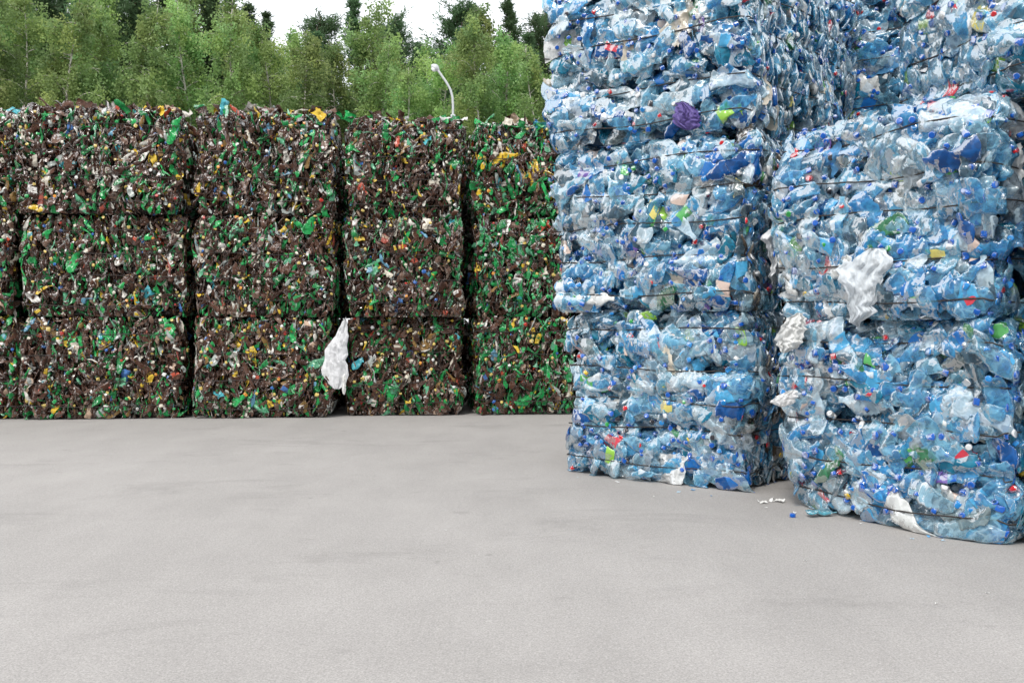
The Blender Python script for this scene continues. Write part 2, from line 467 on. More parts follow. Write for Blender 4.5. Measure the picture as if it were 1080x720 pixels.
def make_bale(name, b, loc, rz, label, group, kind, fill, nparts, front_part=.75, part_side='right', strap_rad=.0042, green=False, dirt_shade=False, ragged=0):
    """kind 'blue' or 'dark'; fill = pieces per side"""
    r = b.r
    root = empty(name, loc, rz); tag(root, label, 'bale', group)
    blue = kind == 'blue'
    lib = blue_lib if blue else dark_lib
    mat = M_PET if blue else M_DARKPET
    BODY0, CAP, LAB = (BLUE_BODY, BLUE_CAP, BLUE_LABEL) if blue else (GREEN_BODY if green else DARK_BODY, DARK_CAP, DARK_LABEL)
    pile, wild = Pile(), Pile()
    core_block(b, pile, .13 if blue else .09, (.015, .05, .10, 1) if blue else (.014, .009, .007, 1))  # core blocks light; its dark colour paints shadow into the crevices between pieces
    quota = {'front': int(nparts*front_part), part_side: nparts-int(nparts*front_part)}
    for side, layers in fill.items():
        BODY = DIRT_SHADE_BODY if (blue and dirt_shade and side == 'right') else BODY0
        flatside = side in ('front', 'back')
        for li, (count, dep) in enumerate(layers):
            for k in range(count):
                if side == 'top':
                    x = r.uniform(-b.W/2+.07, b.W/2-.07); y = r.uniform(-b.D/2+.07, b.D/2-.07)
                    lz = 0.
                    p = np.array([x, y, b.H - .03 + lz - dep]); nrm = np.array([0, 0, 1.]); tan = np.array([1., 0, 0])
                else:
                    Ls = b.W if flatside else b.D
                    u = r.uniform(.02, Ls-.02); z = r.uniform(.035, b.H-.03)
                    p, nrm, tan = b.surf(side, u, z, dep + abs(r.normal(0, .014)))
                up = np.array([0, 0, 1.]); grow = 1.
                if blue:
                    if flatside:
                        N_ = nrm + r.normal(0, .24, 3)
                        a = r.normal(0, .55) if r.random() < .72 else r.uniform(0, 6.28)
                        if r.random() < .5: a += math.pi
                        A_ = tan*math.cos(a) + up*math.sin(a)
                    elif side == 'top' and r.random() < .6:
                        N_ = nrm + r.normal(0, .35, 3); a = r.uniform(0, 6.28); A_ = np.array([math.cos(a), math.sin(a), 0])
                    else:
                        N_ = np.array([0, 1., 0]) + r.normal(0, .30, 3)
                        a = r.uniform(0, 6.28); A_ = nrm*math.cos(a)*.8 + up*math.sin(a)*1.2 + r.normal(0, .15, 3)
                        p = p - nrm*.03
                else:
                    if r.random() < .30:
                        N_ = nrm + r.normal(0, .4, 3); a = r.normal(1.4, .6); A_ = tan*math.cos(a) + up*math.sin(a); grow = r.uniform(.9, 1.5)
                    else:
                        N_ = tan + r.normal(0, .42, 3)
                        a = r.normal(1.5, .6); A_ = nrm*math.cos(a) + up*math.sin(a) + tan*r.normal(0, .25)
                        p = p - nrm*.02
                if r.random() < .5: N_ = -N_
                F = frame(A_, N_)
                free = r.random() < (b.loose if side != 'top' or blue else .4); dest = wild if free else pile
                put = (lambda v: b.press(v, .09)) if free else b.press
                film = r.random() < (.07 if blue else .12)
                if film:
                    fl = film_lib if blue else small_film
                    v, q = fl[r.integers(len(fl))]
                    if blue: c = pick(r, [(5, (.70, .79, .85, .18)), (3, (.50, .70, .82, .2)), (1, (.80, .82, .82, .7)), (.6, (.66, .60, .50, .9)), (1, (.12, .36, .66, .55))])
                    else: c = pick(r, DARK_LABEL if r.random() < .45 else DARK_BODY)
                    c = np.array(c); c[:3] *= r.uniform(.85, 1.1)
                    dest.add(v @ F.T*min(grow, 1.05) + p, q, full(len(v), np.clip(c, 0, 1)))
                    continue
                i = int(r.integers(len(lib))); body, lab, cap = lib[i]
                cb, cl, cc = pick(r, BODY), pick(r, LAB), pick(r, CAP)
                if li == 0 and quota.get(side, 0) > 0 and count-k <= quota[side] + int(.8*max(0, count-quota[side])*r.random()):
                    quota[side] -= 1
                    sc = grow if not blue else float(r.uniform(.95, 1.2))
                    q0 = p + nrm*(.012 if blue else .006)
                    o = None
                    for nm, piece, c in (('crushed_bottle', body, cb), ('label', lab, cl), ('cap', cap, cc)):
                        if piece is None: continue
                        v = put(piece[0] @ F.T*sc + q0) - q0
                        ob = link(nm, quad_mesh(nm, v, piece[1], mat, full(len(v), c)), root if o is None else o)
                        if o is None: o = ob; ob.location = q0
                    continue
                jit = r.uniform(.82, 1.12)
                for piece, c in ((body, cb), (lab, cl), (cap, cc)):
                    if piece is None: continue
                    c = np.array(c); c[:3] = np.clip(c[:3]*jit, 0, 1)
                    dest.add(piece[0] @ F.T*grow + p, piece[1], full(len(piece[0]), c))
    loose = Pile()
    if blue:
        for side, cnt in (('front', 60), ('right', 50), ('left', 40)):
            for k in range(cnt if len(fill.get(side, [])) > 1 else 0):
                u = r.uniform(.04, (b.W if side == 'front' else b.D)-.04); z = r.uniform(.06, b.H-.05)
                p, nrm, tan = b.surf(side, u, z, -r.uniform(.0, .016))
                v, q = CAPSHAPE; F = frame(nrm + r.normal(0, .5, 3), tan + r.normal(0, .3, 3))
                loose.add(v @ F.T*r.uniform(.9, 1.15) + p, q, full(len(v), pick(r, BLUE_CAP)))
    pv = [b.press(np.concatenate(pile.v))]
    if wild.n: pv.append(b.press(np.concatenate(wild.v), .09))
    if ragged:
        for k in range(ragged):
            x = r.uniform(-b.W/2+.02, b.W/2-.02); y = -b.D/2 + r.uniform(.0, .35)
            if r.random() < .55:
                v, q = small_film[r.integers(len(small_film))]; v = v*r.uniform(.9, 1.5)
            else:
                v, q = lib[int(r.integers(len(lib)))][0]
            F = frame(np.array([r.normal(0, 1), r.normal(0, .5), abs(r.normal(.3, .4))]), np.array([r.normal(0, .5), -1, r.normal(.5, .6)]))
            c = np.array(pick(r, DARK_LABEL if r.random() < .22 else DARK_BODY))
            loose.add(v @ F.T + np.array([x, y, b.H + r.uniform(-.02, .05)]), q, full(len(v), c))
        pv = pv[:1 + (wild.n > 0)]
    pv += loose.v
    me = quad_mesh('bottle_mass', np.concatenate(pv), np.concatenate(pile.q + [q + pile.n for q in wild.q] + [q + pile.n + wild.n for q in loose.q]), mat,
                   np.concatenate(pile.t + wild.t + loose.t))
    o = link('bottle_mass', me, root); o['kind'] = 'stuff'
    for z in b.straps_z():
        link('strap', strap_mesh(b, z, M_WIRE, strap_rad), root)
    return root

CAM_H = 1.05
def place(corner, ang, W, D):
    """world centre of a bale whose front-left corner is at corner and whose front runs at -ang"""
    a = np.array([math.cos(ang), -math.sin(ang)]); d = np.array([math.sin(ang), math.cos(ang)])
    c = np.array(corner) + a*W/2 + d*D/2
    return c, -ang

BLUE_A = {'front': [(120, .0), (115, .055), (80, .11)], 'right': [(340, .0), (230, .06)], 'left': [(70, .0), (60, .06)], 'back': [(40, .0)], 'top': [(110, .0), (60, .05)]}
BLUE_R = {'front': [(122, .0), (115, .055), (80, .11)], 'right': [(110, .0), (80, .06)], 'left': [(200, .0), (120, .06)], 'back': [(30, .0)], 'top': [(150, .0), (80, .05)]}
BLUE_BACK = {'front': [(130, .0), (100, .06)], 'left': [(160, .0), (80, .06)], 'right': [(30, .0)], 'top': [(60, .0)]}
BLUE_HID = {'front': [(90, .0), (60, .06)], 'left': [(110, .0), (50, .06)], 'right': [(20, .0)], 'top': [(20, .0)]}
BLUE_SIDE = {'front': [(150, .0), (100, .06)], 'left': [(130, .0), (90, .06)], 'right': [(40, .0)], 'top': [(90, .0)]}

# --- left stack of blue bales
angL = R(39); WL, DL = 1.31, 1.90
zz = 0.
for tier, (H, nm) in enumerate([(1.12, 'bottom blue bale of the tall stack standing closest to the dark wall'),
                               (1.13, 'middle blue bale of the tall stack closest to the dark wall'),
                               (1.27, 'top blue bale of the tall stack, with a purple scrap on its front')]):
    jx = [(-.05, .03), (-.15, .10), (-.20, .14)][tier]
    WT = WL + [.05, .17, .21][tier]
    c, rz = place((.44+jx[0], 6.93+jx[1]), angL, WT, DL)
    make_bale('plastic_bale', Bale(WT, DL, H, 11+tier, lump=.05, bulge=.026, loose=.09, sit=.3 if tier == 0 else 1.), (c[0], c[1], zz), rz, nm, 'bales of blue bottles', 'blue', BLUE_A, 100, .68, dirt_shade=tier < 2)
    zz += H - .005
# --- right stack
angR = R(56); WR, DR = 1.28, 1.5
zz = 0.
for tier, (H, nm) in enumerate([(1.06, 'blue bale on the asphalt nearest the camera, under the bale with the big white bag'),
                               (1.08, 'blue bale with a big crumpled white bag, second up in the nearest stack')]):
    jx = [(0, 0), (-.05, .04)][tier]
    c, rz = place((1.57+jx[0], 5.71+jx[1]), angR, WR, DR)
    make_bale('plastic_bale', Bale(WR, DR, H, 31+tier, lump=.055, bulge=.028, loose=.09, sit=.5 if tier == 0 else 1.), (c[0], c[1], zz), rz, nm, 'bales of blue bottles', 'blue', BLUE_R, 100, .85, 'left')
    zz += H - .005
c, rz = place((2.12, 5.55), R(68), .92, 1.25)
make_bale('plastic_bale', Bale(.92, 1.25, 1.15, 37, lump=.06, bulge=.03, loose=.12), (c[0], c[1], zz), rz, 'blue bale set back on top of the nearest stack at the top right', 'bales of blue bottles', 'blue', BLUE_R, 90, .7, 'left')
# --- stack between them, further back
zz = 0.
for tier, (H, nm) in enumerate([(1.13, 'lowest shaded blue bale deep in the gap between the two big blue stacks'),
                               (1.13, 'middle shaded blue bale deep in the gap between the two big blue stacks'),
                               (1.45, 'top shaded blue bale between the tall stack and the nearest stack')]):
    c, rz = place((2.50, 7.82), R(39), 1.6, 1.2)
    make_bale('plastic_bale', Bale(1.3, 1.4, H, 41+tier, lump=.04), (c[0], c[1], zz), rz, nm, 'bales of blue bottles', 'blue', BLUE_BACK if tier == 2 else BLUE_HID, 60 if tier == 2 else 30, .7, 'left')
    zz += H - .005
# --- next stack beyond the right edge
zz = 0.
for tier, (H, nm) in enumerate([(1.08, 'lower blue bale at the very right edge beside the nearest stack'),
                               (1.08, 'upper blue bale at the very right edge beside the nearest stack')]):
    c, rz = place((2.43, 4.66), angR, 1.28, 1.4)
    make_bale('plastic_bale', Bale(1.28, 1.4, H, 51+tier, lump=.03), (c[0], c[1], zz), rz, nm, 'bales of blue bottles', 'blue', BLUE_SIDE, 40, .7, 'left')
    zz += H - .005

# --- wall of dark bales
DARK = {'front': [(900, .0), (420, .045)], 'left': [(110, .0)], 'right': [(110, .0)], 'top': [(260, .0)]}
wa = R(-7.0)                      # the wall runs away to the right
wd = np.array([math.cos(-wa), math.sin(-wa)])
W0 = np.array([-5.10, 10.70])     # point of the wall base seen at the left
def wall_pt(px):
    k = (px-540)/1050.
    t = (k*W0[1]-W0[0])/(wd[0]-k*wd[1])
    return t
cols = [(-250, -62), (-60, 14), (20, 196), (208, 355), (366, 489), (502, 606), (614, 720)]
col_names = ['of the column just outside the left edge', 'of the column cut off by the left edge', 'of the first full column from the left', 'of the column left of the hanging white bag',
             'of the column right of the hanging white bag', 'of the column next to the tall blue stack', 'of the column hidden behind the blue stack']
tier_names = ['bottom', 'middle', 'top']
for ci, (x0, x1) in enumerate(cols):
    t0, t1 = wall_pt(x0), wall_pt(x1); W = t1-t0; D = 1.15
    zz = 0.
    for tier in range(3):
        H = 1.11 + (.03 if ci in (2, 3) and tier == 2 else 0)
        jd = rng.normal(0, .05); jt = rng.normal(0, .025)
        if ci == 1: jd += .10
        base = W0 + wd*(t0+jt)
        nrm = np.array([-wd[1], wd[0]])
        c = base + wd*W/2 + nrm*(D/2+jd)
        f = W/1.6
        fill = {k: [(int(n*(f if k in ('front', 'top') else 1)), d) for n, d in v] for k, v in DARK.items()}
        np_ = 100 if 0 < ci < 6 else 0
        lab = '%s brown and green bale %s' % (tier_names[tier], col_names[ci])
        make_bale('plastic_bale', Bale(W, D, H, 70+ci*5+tier, nstrap=4, bulge=.012, lump=.045, rc=.10, edge=.05, loose=.2), (c[0], c[1], zz), math.atan2(wd[1], wd[0]), lab,
                  'bales of brown and green bottles', 'dark', fill, np_, 1.0, 'right', .004, ci == 5, ragged=int(70*f) if tier == 2 else 0)
        zz += H - .005

# second row, seen only as darkness through the gaps of the front row
for ci, (x0, x1, where) in enumerate([(-62, 110, 'behind the column cut off by the left edge'), (112, 282, 'behind the gap left of the white bag column'),
                                      (286, 425, 'behind the hanging white bag'), (428, 560, 'behind the gap next to the last column'), (563, 700, 'behind the tall blue stack')]):
    t0, t1 = wall_pt(x0), wall_pt(x1); W = t1-t0; zz = 0.
    for tier in range(3):
        base = W0 + wd*t0; nrm = np.array([-wd[1], wd[0]])
        c = base + wd*W/2 + nrm*(1.22+.58)
        make_bale('plastic_bale', Bale(W, 1.1, 1.09, 170+ci*5+tier, nstrap=4, bulge=.012, lump=.022, rc=.06, edge=.04), (c[0], c[1], zz), math.atan2(wd[1], wd[0]),
                  '%s dark bale of the second row, %s' % (tier_names[tier], where), 'bales of brown and green bottles', 'dark',
                  {'front': [(240, .0), (120, .04)], 'top': [(40, .0)], 'right': [(30, .0)]}, 0, 1., 'right', .004)
        zz += 1.085

# ------------------------------------------------------------------ ground, grass
def sheet(name, x0, x1, y0, y1, z, mat):
    v = np.array([[x0, y0, z], [x1, y0, z], [x1, y1, z], [x0, y1, z]], float)
    o = link(name, quad_mesh(name, v, np.array([[0, 1, 2, 3]]), mat, smooth=False)); o['kind'] = 'structure'; return o
sheet('ground', -400, 400, -60, 900, -.004, M_GRASSLAND)
sheet('asphalt_yard', -45, 45, -30, 30, 0, M_GROUND)

# ------------------------------------------------------------------ trees
def birch_meshes(seed, H, spread):
    r = np.random.default_rng(seed)
    lean = r.normal(0, .5, 2)
    zs = np.linspace(0, H*.98, 16)
    path = np.stack([lean[0]*(zs/H)**2 + .15*np.sin(zs*.7+seed), lean[1]*(zs/H)**2 + .15*np.cos(zs*.6+seed), zs], 1)
    tp = Pile(); v, q = tube(path, np.maximum(.13*(1-zs/H*.92), .012)*H/13, 8); tp.add(v, q, full(len(v), (1, 1, 1, 1)))
    LV = []; LC = []
    def at(z): return np.array([np.interp(z, zs, path[:, k]) for k in range(3)])
    nb = 62
    for i in range(nb):
        h = .2 + .8*((i+r.random())/nb)**.9
        prof = spread*1.15*min(1, (h-.1)/.22)**.6*max(0, 1-h)**.62 + .16
        l = prof*r.uniform(.65, 1.15); a = r.uniform(0, 6.28); rise = r.uniform(.35, 1.1)*(.6+.6*h)
        n = 7; s = np.linspace(0, 1, n)
        p0 = at(h*H*.97)
        bp = p0 + np.stack([math.cos(a)*l*s, math.sin(a)*l*s, rise*l*s - .75*l*s*s], 1)
        v, q = tube(bp, np.linspace(.028, .006, n)*(1.2-h*.6), 4); tp.add(v, q, full(len(v), (1, 1, 1, 1)))
        tone = r.uniform(.72, 1.25); yel = r.uniform(0, 1)
        for m in range(int(5+l*5)):
            f = r.uniform(.25, 1.02)
            c = np.array([np.interp(f, s, bp[:, k]) for k in range(3)]) + r.normal(0, .14, 3)
            dl = r.uniform(.35, 1.15)*(.8 if h > .8 else 1)
            k = int(16+dl*34)
            z = r.random(k)**.9*dl
            pts = c + np.stack([r.normal(0, .10, k)+.10*z*math.cos(a), r.normal(0, .10, k)+.10*z*math.sin(a), -z+.1], 1)
            LV.append(pts)
            base = np.array([.215+.10*yel, .365+.035*yel, .118+.04*r.random()])*tone*r.uniform(.85, 1.15)
            LC.append(np.tile(base, (k, 1)))
    P = np.concatenate(LV); C = np.concatenate(LC)
    n = len(P); sz = r.uniform(.036, .068, n)
    u = r.normal(size=(n, 3)); u /= np.linalg.norm(u, axis=1)[:, None]
    w = np.cross(u, r.normal(size=(n, 3))); w /= np.linalg.norm(w, axis=1)[:, None]
    a_, b_ = u*sz[:, None], w*sz[:, None]*.75
    V = np.stack([P-a_, P-b_*.9, P+a_, P+b_*.9], 1).reshape(-1, 3)
    Q = np.arange(4*n).reshape(-1, 4)
    T = np.concatenate([np.repeat(C, 4, 0), np.ones((4*n, 1))], 1)
    return tp.mesh('trunk', M_BIRCH), quad_mesh('crown', V, Q, M_LEAF, T, smooth=False)

def conifer_meshes(seed, H, spread, pine=False):
    r = np.random.default_rng(seed)
    zs = np.linspace(0, H, 12)
    path = np.stack([.1*np.sin(zs*.4+seed), .1*np.cos(zs*.5), zs], 1)
    tp = Pile(); v, q = tube(path, np.maximum(.16*(1-zs/H), .012), 8); tp.add(v, q, full(len(v), (1, 1, 1, 1)))
    P = []; U = []; C = []
    nw = int(H*(3.6 if not pine else 2.6))
    for i in range(nw):
        h = (.42 if pine else .12) + (.985-(.42 if pine else .12))*(i+r.random()*.5)/nw
        l0 = spread*((1-h)**.85)*r.uniform(.75, 1.15) + .10
        if pine: l0 = spread*(math.sin(math.pi*min(1, (h-.36)/.68))**.7)*r.uniform(.4, .85) + .15
        for j in range(6):
            a = r.uniform(0, 6.28); l = l0*r.uniform(.6, 1.15)
            d = np.array([math.cos(a), math.sin(a), r.uniform(-.2, .2) + (.5*max(0, h-.55)/.45 if not pine else r.uniform(.1, .7))])
            p0 = np.array([np.interp(h*H, zs, path[:, k]) for k in range(3)])
            s = np.linspace(0, 1, 4); bp = p0 + d*l*s[:, None]; bp[:, 2] -= (0 if pine else .18)*l*s*s
            v, q = tube(bp, np.linspace(.022, .005, 4), 4); tp.add(v, q, full(len(v), (1, 1, 1, 1)))
            n = int(30+l*75); f = r.random(n)**.7 if not pine else .25+.8*r.random(n)
            pts = p0 + d*(l*f)[:, None] + r.normal(0, .06+.08*l, (n, 3))*np.array([1, 1, .9]); pts[:, 2] -= (0 if pine else .18)*l*f*f
            P.append(pts)
            U.append(d*np.ones((n, 1))*.8 + r.normal(0, .55, (n, 3)))
            C.append(np.tile(np.array([.085, .15, .07])*r.uniform(.7, 1.4), (n, 1)))
    P = np.concatenate(P); U = np.concatenate(U); C = np.concatenate(C); n = len(P)
    U /= np.linalg.norm(U, axis=1)[:, None]; w = np.cross(U, r.normal(size=(n, 3))); w /= np.linalg.norm(w, axis=1)[:, None]
    a_ = U*r.uniform(.09, .17, n)[:, None]; b_ = w*.022
    V = np.stack([P-a_, P-b_, P+a_, P+b_], 1).reshape(-1, 3)
    T = np.concatenate([np.repeat(C, 4, 0), np.ones((4*n, 1))], 1)
    return tp.mesh('trunk', M_PINE), quad_mesh('crown', V, np.arange(4*n).reshape(-1, 4), M_NEEDLE, T, smooth=False)

birches = [birch_meshes(900+i, 13., [2.3, 2.6, 2.1, 2.8, 2.4][i]) for i in range(5)]
spruces = [conifer_meshes(950+i, 15., 2.1) for i in range(2)]
pines = [conifer_meshes(960+i, 15., 2.0, True) for i in range(2)]

def tree(name, meshes, px, Y, top_px, H0, label, cat, group, rot, lean=0.):
    X = (px-540)/1050.*Y
    h = CAM_H + (340-top_px)/1050.*Y
    s = h/H0
    o = empty(name, (X, Y, -.05), rot); o.scale = (s*.96, s*.96, s)
    if lean: o.rotation_euler = (0, lean, rot)
    tag(o, label, cat, group)
    link('trunk', meshes[0], o); link('crown', meshes[1], o)
    return o

ordn = ['first', 'second', 'third', 'fourth', 'fifth', 'sixth', 'seventh', 'eighth', 'ninth', 'tenth', 'eleventh', 'twelfth', 'thirteenth', 'fourteenth', 'fifteenth', 'sixteenth']
front = [(-70, 37, 40), (-20, 36, -35), (30, 38, -15), (75, 36, -10), (118, 38, 2), (160, 36, -12), (205, 38, -8), (245, 36.5, 2), (285, 38, 20), (318, 36, 24), (352, 38.5, 42),
         (395, 38, 40), (432, 36, 66), (470, 37, 36), (505, 36, 14), (538, 37.5, 22), (572, 36.5, 40), (612, 37, 20), (655, 38, 30)]
for i, (px, Y, ty) in enumerate(front):
    if i < len(ordn)+1 and 0 <= i-1 < 16: lab = 'light green birch in the front row of the wood, %s from the left edge' % ordn[i-1]
    else: lab = ['light green birch of the front row standing left of the picture edge', 'light green birch of the front row hidden by the blue stack', 'light green birch furthest right behind the blue stack'][0 if i == 0 else i-16 if i-16 < 3 else 2]
    tree('birch_tree', birches[i % 5], px, Y, ty, 13., lab, 'birch', 'birches of the wood behind the wall', i*1.9)
mid = [(5, 43, -60), (55, 44, -45), (100, 43, -35), (140, 44, -48), (186, 43, -32), (228, 44, -22), (258, 43, -6), (300, 44, 22), (335, 43, 24), (378, 44, -4), (410, 43.5, 38), (455, 43, 36), (488, 43, 20), (520, 43, 2), (556, 44, 26)]
for i, (px, Y, ty) in enumerate(mid):
    if i in (1, 3, 5, 8, 12, 14):
        tree('spruce_tree', spruces[i % 2], px, Y, ty+4, 15., 'dark green spruce in the second row of the wood, %s tree from the left edge' % ordn[i], 'conifer', 'dark conifers behind the birches', i*1.7)
    else:
        tree('birch_tree', birches[(i+2) % 5], px, Y, ty, 13., 'taller birch in the second row of the wood, %s tree from the left edge' % ordn[i], 'birch', 'birches of the wood behind the wall', i*2.3+.7)
con = [(20, 49, -60, 0, 'dark spruce at the top left corner above the birches'), (68, 50, -22, 1, 'dark spruce rising above the left birches, its tip out of the picture'), (104, 49, -45, 0, 'dark conifer showing between the birches on the left'),
       (152, 50, -18, 1, 'dark conifer behind the gap above the second dark bale column'), (196, 50, -30, 0, 'dark spruce behind the birches left of the open sky'), (262, 51, -2, 0, 'dark spruce tip at the left end of the open sky'),
       (283, 53, 10, 1, 'small dark spruce tip just right of the open sky edge'), (338, 52, 18, 2, 'thin pine showing above the birches left of the tall spire'), (374, 45, -6, 0, 'tall pointed spruce forming the spire left of the lamp'),
       (412, 52, 20, 3, 'open-crowned pine against the sky left of the lamp head'), (440, 54, 42, 1, 'low spruce in the dip of the skyline above the lamp'), (484, 50, 6, 2, 'dark pine against the sky right of the lamp'),
       (500, 52, 0, 0, 'dark spruce behind the tallest birches near the blue stack'), (536, 50, -8, 1, 'dark spruce tip beside the blue stack'), (575, 52, 10, 3, 'dark pine half hidden by the blue stack'),
       (42, 47, -50, 1, 'green spruce filling the wood near the top left corner, right of the corner spruce'), (88, 47, -42, 0, 'green spruce closing the canopy above the first full dark column, left half'),
       (128, 48, -40, 1, 'green spruce closing the canopy above the first full dark column, right half'), (174, 47, -36, 0, 'green spruce closing the canopy above the gap between dark columns'),
       (218, 47, -26, 1, 'green spruce behind the birches above the second full dark column'), (244, 47, -14, 0, 'green spruce just left of where the open sky begins')]
for i, (px, Y, ty, k, lab) in enumerate(con):
    ms = (spruces+pines)[k]
    tree('pine_tree' if k > 1 else 'spruce_tree', ms, px, Y, ty, 15., lab, 'conifer', 'dark conifers behind the birches', i*1.3)

for i, (px, Y, ty, lab) in enumerate([(-130, 38, 0, 'birch of the front row just outside the left edge'), (-215, 40, -10, 'birch far outside the left edge of the picture'),
        (-95, 44, -40, 'tall birch of the second row just outside the left edge'), (700, 38, 20, 'birch hidden behind the middle of the tall blue stack'),
        (750, 40, 8, 'birch hidden behind the right side of the tall blue stack'), (800, 38, 26, 'birch hidden behind the gap between the blue stacks'),
        (860, 40, 10, 'birch hidden behind the left part of the nearest blue stack'), (925, 39, 22, 'birch hidden behind the middle of the nearest blue stack'),
        (1000, 40, 15, 'birch hidden behind the right part of the nearest blue stack'), (640, 44, 0, 'tall birch of the second row hidden behind the tall blue stack')]):
    tree('birch_tree', birches[(i*2+1) % 5], px, Y, ty, 13., lab, 'birch', 'birches of the wood behind the wall', i*1.4+.3)

# ------------------------------------------------------------------ street lamp
LY = 20.
def at_px(x, y, Y=LY): return np.array([(x-540)/1050.*Y, Y, CAM_H + (340-y)/1050.*Y])
lamp = empty('street_lamp', (at_px(478, 340)[0], LY, 0)); tag(lamp, 'white street lamp with a bent arm, behind the dark bale wall', 'street lamp')
lx = lamp.location.x
def rel(x, y):
    p = at_px(x, y); p[0] -= lx; p[1] = 0; return p
top = rel(478, 122)
v, q = tube([[0, 0, 0], [0, 0, 1.2], [0, 0, top[2]-.02], [0, 0, top[2]], [0, 0, top[2]+.005]], [.07, .065, .05, .048, .025], 14)
link('pole', quad_mesh('pole', v, q, M_LAMPPOST), lamp)
pts = np.array([rel(478, 124), rel(478, 112), rel(477.5, 104), rel(475.5, 96), rel(471, 88), rel(466, 81), rel(462.5, 76)])
s = np.linspace(0, len(pts)-1, 30); sm = np.stack([np.interp(s, np.arange(len(pts)), pts[:, k]) for k in range(3)], 1)
v, q = tube(sm, .024, 10); link('arm', quad_mesh('arm', v, q, M_LAMPPOST), lamp)
e = rel(461.5, 74.5); ax = np.array([-.8, 0, .6])
t = np.linspace(0, 1, 12); prof = .55*np.array([.03, .05, .085, .11, .125, .13, .128, .12, .105, .085, .055, .005])
path = e + (t[:, None]-.25)*ax*.2
v, q = tube(path, prof, 14); v[:, 1] *= .8
link('lamp_head', quad_mesh('lamp_head', v, q, M_LAMPPOST), lamp)
v2, q2 = tube(e + (t[:, None]*.7-.05)*ax*.18 + np.array([-.02, 0, -.03]), prof*.72, 12)
link('lamp_glass', quad_mesh('lamp_glass', v2, q2, M_LAMPGLASS), lamp)

# ------------------------------------------------------------------ hanging films and litter
def film_thing(name, outline, depth_fn, n, thick, colour, label, cat, seed, px2world, group=None, amp=.02):
    """a crumpled bag: two facing sheets warped into an outline, rows of (y, left, right)"""
    r = np.random.default_rng(seed)
    rows = outline; nr, nc = 46, int(n*2.6)
    ys = np.linspace(rows[0][0], rows[-1][0], nr)
    l = np.interp(ys, [a[0] for a in rows], [a[1] for a in rows]); rr = np.interp(ys, [a[0] for a in rows], [a[2] for a in rows])
    wmax = float(np.max(rr-l)); mid_ = (l+rr)/2
    gg = np.linspace(0, 1, nr); tp_ = .25+.75*np.sqrt(np.clip(np.minimum(gg, 1-gg)/.14, 0, 1)); l = mid_+(l-mid_)*tp_; rr = mid_+(rr-mid_)*tp_
    l = l + np.interp(np.arange(nr), np.arange(0, nr+4, 3), r.normal(0, wmax*.045, len(np.arange(0, nr+4, 3))))
    rr = rr + np.interp(np.arange(nr), np.arange(0, nr+4, 3), r.normal(0, wmax*.045, len(np.arange(0, nr+4, 3))))
    V = []; asp = wmax/max(1., ys[-1]-ys[0])
    for side in (0, 1):
        for i in range(nr):
            g = i/(nr-1)
            for j in range(nc):
                f = j/(nc-1)
                x = l[i]+(rr[i]-l[i])*f
                bulge = math.sin(math.pi*f)**.7*math.sin(math.pi*min(1, max(0, g)))**.6
                q = Vector((f*max(asp, .45)*3.4 + seed*7., g*1.5, side*.4))
                q = q + mnoise.noise_vector(q*.7)*.5
                fold = amp*2.2*(mnoise.turbulence(q, 3, True, amplitude_scale=.45, frequency_scale=2.2)-.6)
                off = (fold + thick*bulge) if side == 0 else -.3*thick*bulge + fold*.6 - .012
                V.append(px2world(x, ys[i] + r.normal(0, .25), off + r.normal(0, .0012)))
    V = np.array(V); c = V.mean(0); c[2] = V[:, 2].min()
    q = grid_quads(nr, nc, False); Q = np.concatenate([q, q[:, ::-1]+nr*nc])
    o = link(name, quad_mesh(name, V-c, Q, M_FILM, full(len(V), colour)))
    o.location = c; tag(o, label, cat, group); return o

def on_plane(p0, nrm):
    """pixel -> point on a vertical plane through p0 (x,y) with outward normal nrm, moved out by off"""
    nrm = np.array(nrm)/np.linalg.norm(nrm)
    def f(x, y, off):
        d = np.array([(x-540)/1050., 1.])
        t = (nrm @ (np.array(p0)+nrm*off)) / (nrm @ d)
        return np.array([d[0]*t, t, CAM_H + (340-y)/1050.*t])
    return f
wn = np.array([wd[1], -wd[0]])
film_thing('plastic_bag', [(334, 365.5, 367), (345, 358, 367.5), (358, 350, 367), (370, 343, 366), (380, 340, 366), (390, 340, 368), (398, 341, 368), (405, 344, 367), (410, 350, 362)],
           None, 14, .03, (.80, .81, .83, .85), 'long white plastic bag hanging on the dark bale wall', 'plastic bag', 5, on_plane(W0+wn*.09, wn), amp=.012)
film_thing('plastic_strip', [(394, 360.5, 366), (404, 360.5, 365), (416, 361, 364)], None, 5, .012, (.86, .86, .84, .95), 'thin white strip dangling under the long white bag', 'plastic strip', 6, on_plane(W0+wn*.10, wn), amp=.008)
aR = np.array([math.cos(angR), -math.sin(angR)]); nR = np.array([-math.sin(angR), -math.cos(angR)])
RF = on_plane(np.array([1.57, 5.71])+nR*.09, nR)
film_thing('plastic_bag', [(262, 905, 940), (272, 893, 943), (283, 886, 938), (296, 885, 930), (310, 891, 925), (325, 893, 924), (338, 893, 917), (345, 900, 910)], None, 15, .045, (.70, .75, .79, .8),
           'large crumpled white bag bulging from the seam of the nearest blue stack', 'plastic bag', 8, RF, amp=.028)
film_thing('plastic_bag', [(330, 838, 848), (340, 826, 850), (352, 820, 848), (362, 818, 846), (372, 820, 836)], None, 12, .04, (.78, .79, .78, .88),
           'small white bag sticking out of the left edge of the nearest stack', 'plastic bag', 9, RF, amp=.03)
film_thing('plastic_scrap', [(411, 836, 842), (418, 818, 842), (424, 813, 838), (429, 822, 832)], None, 8, .02, (.88, .88, .88, .97),
           'torn white plastic scrap poking out at the left edge of the nearest stack', 'plastic scrap', 10, RF, amp=.015)
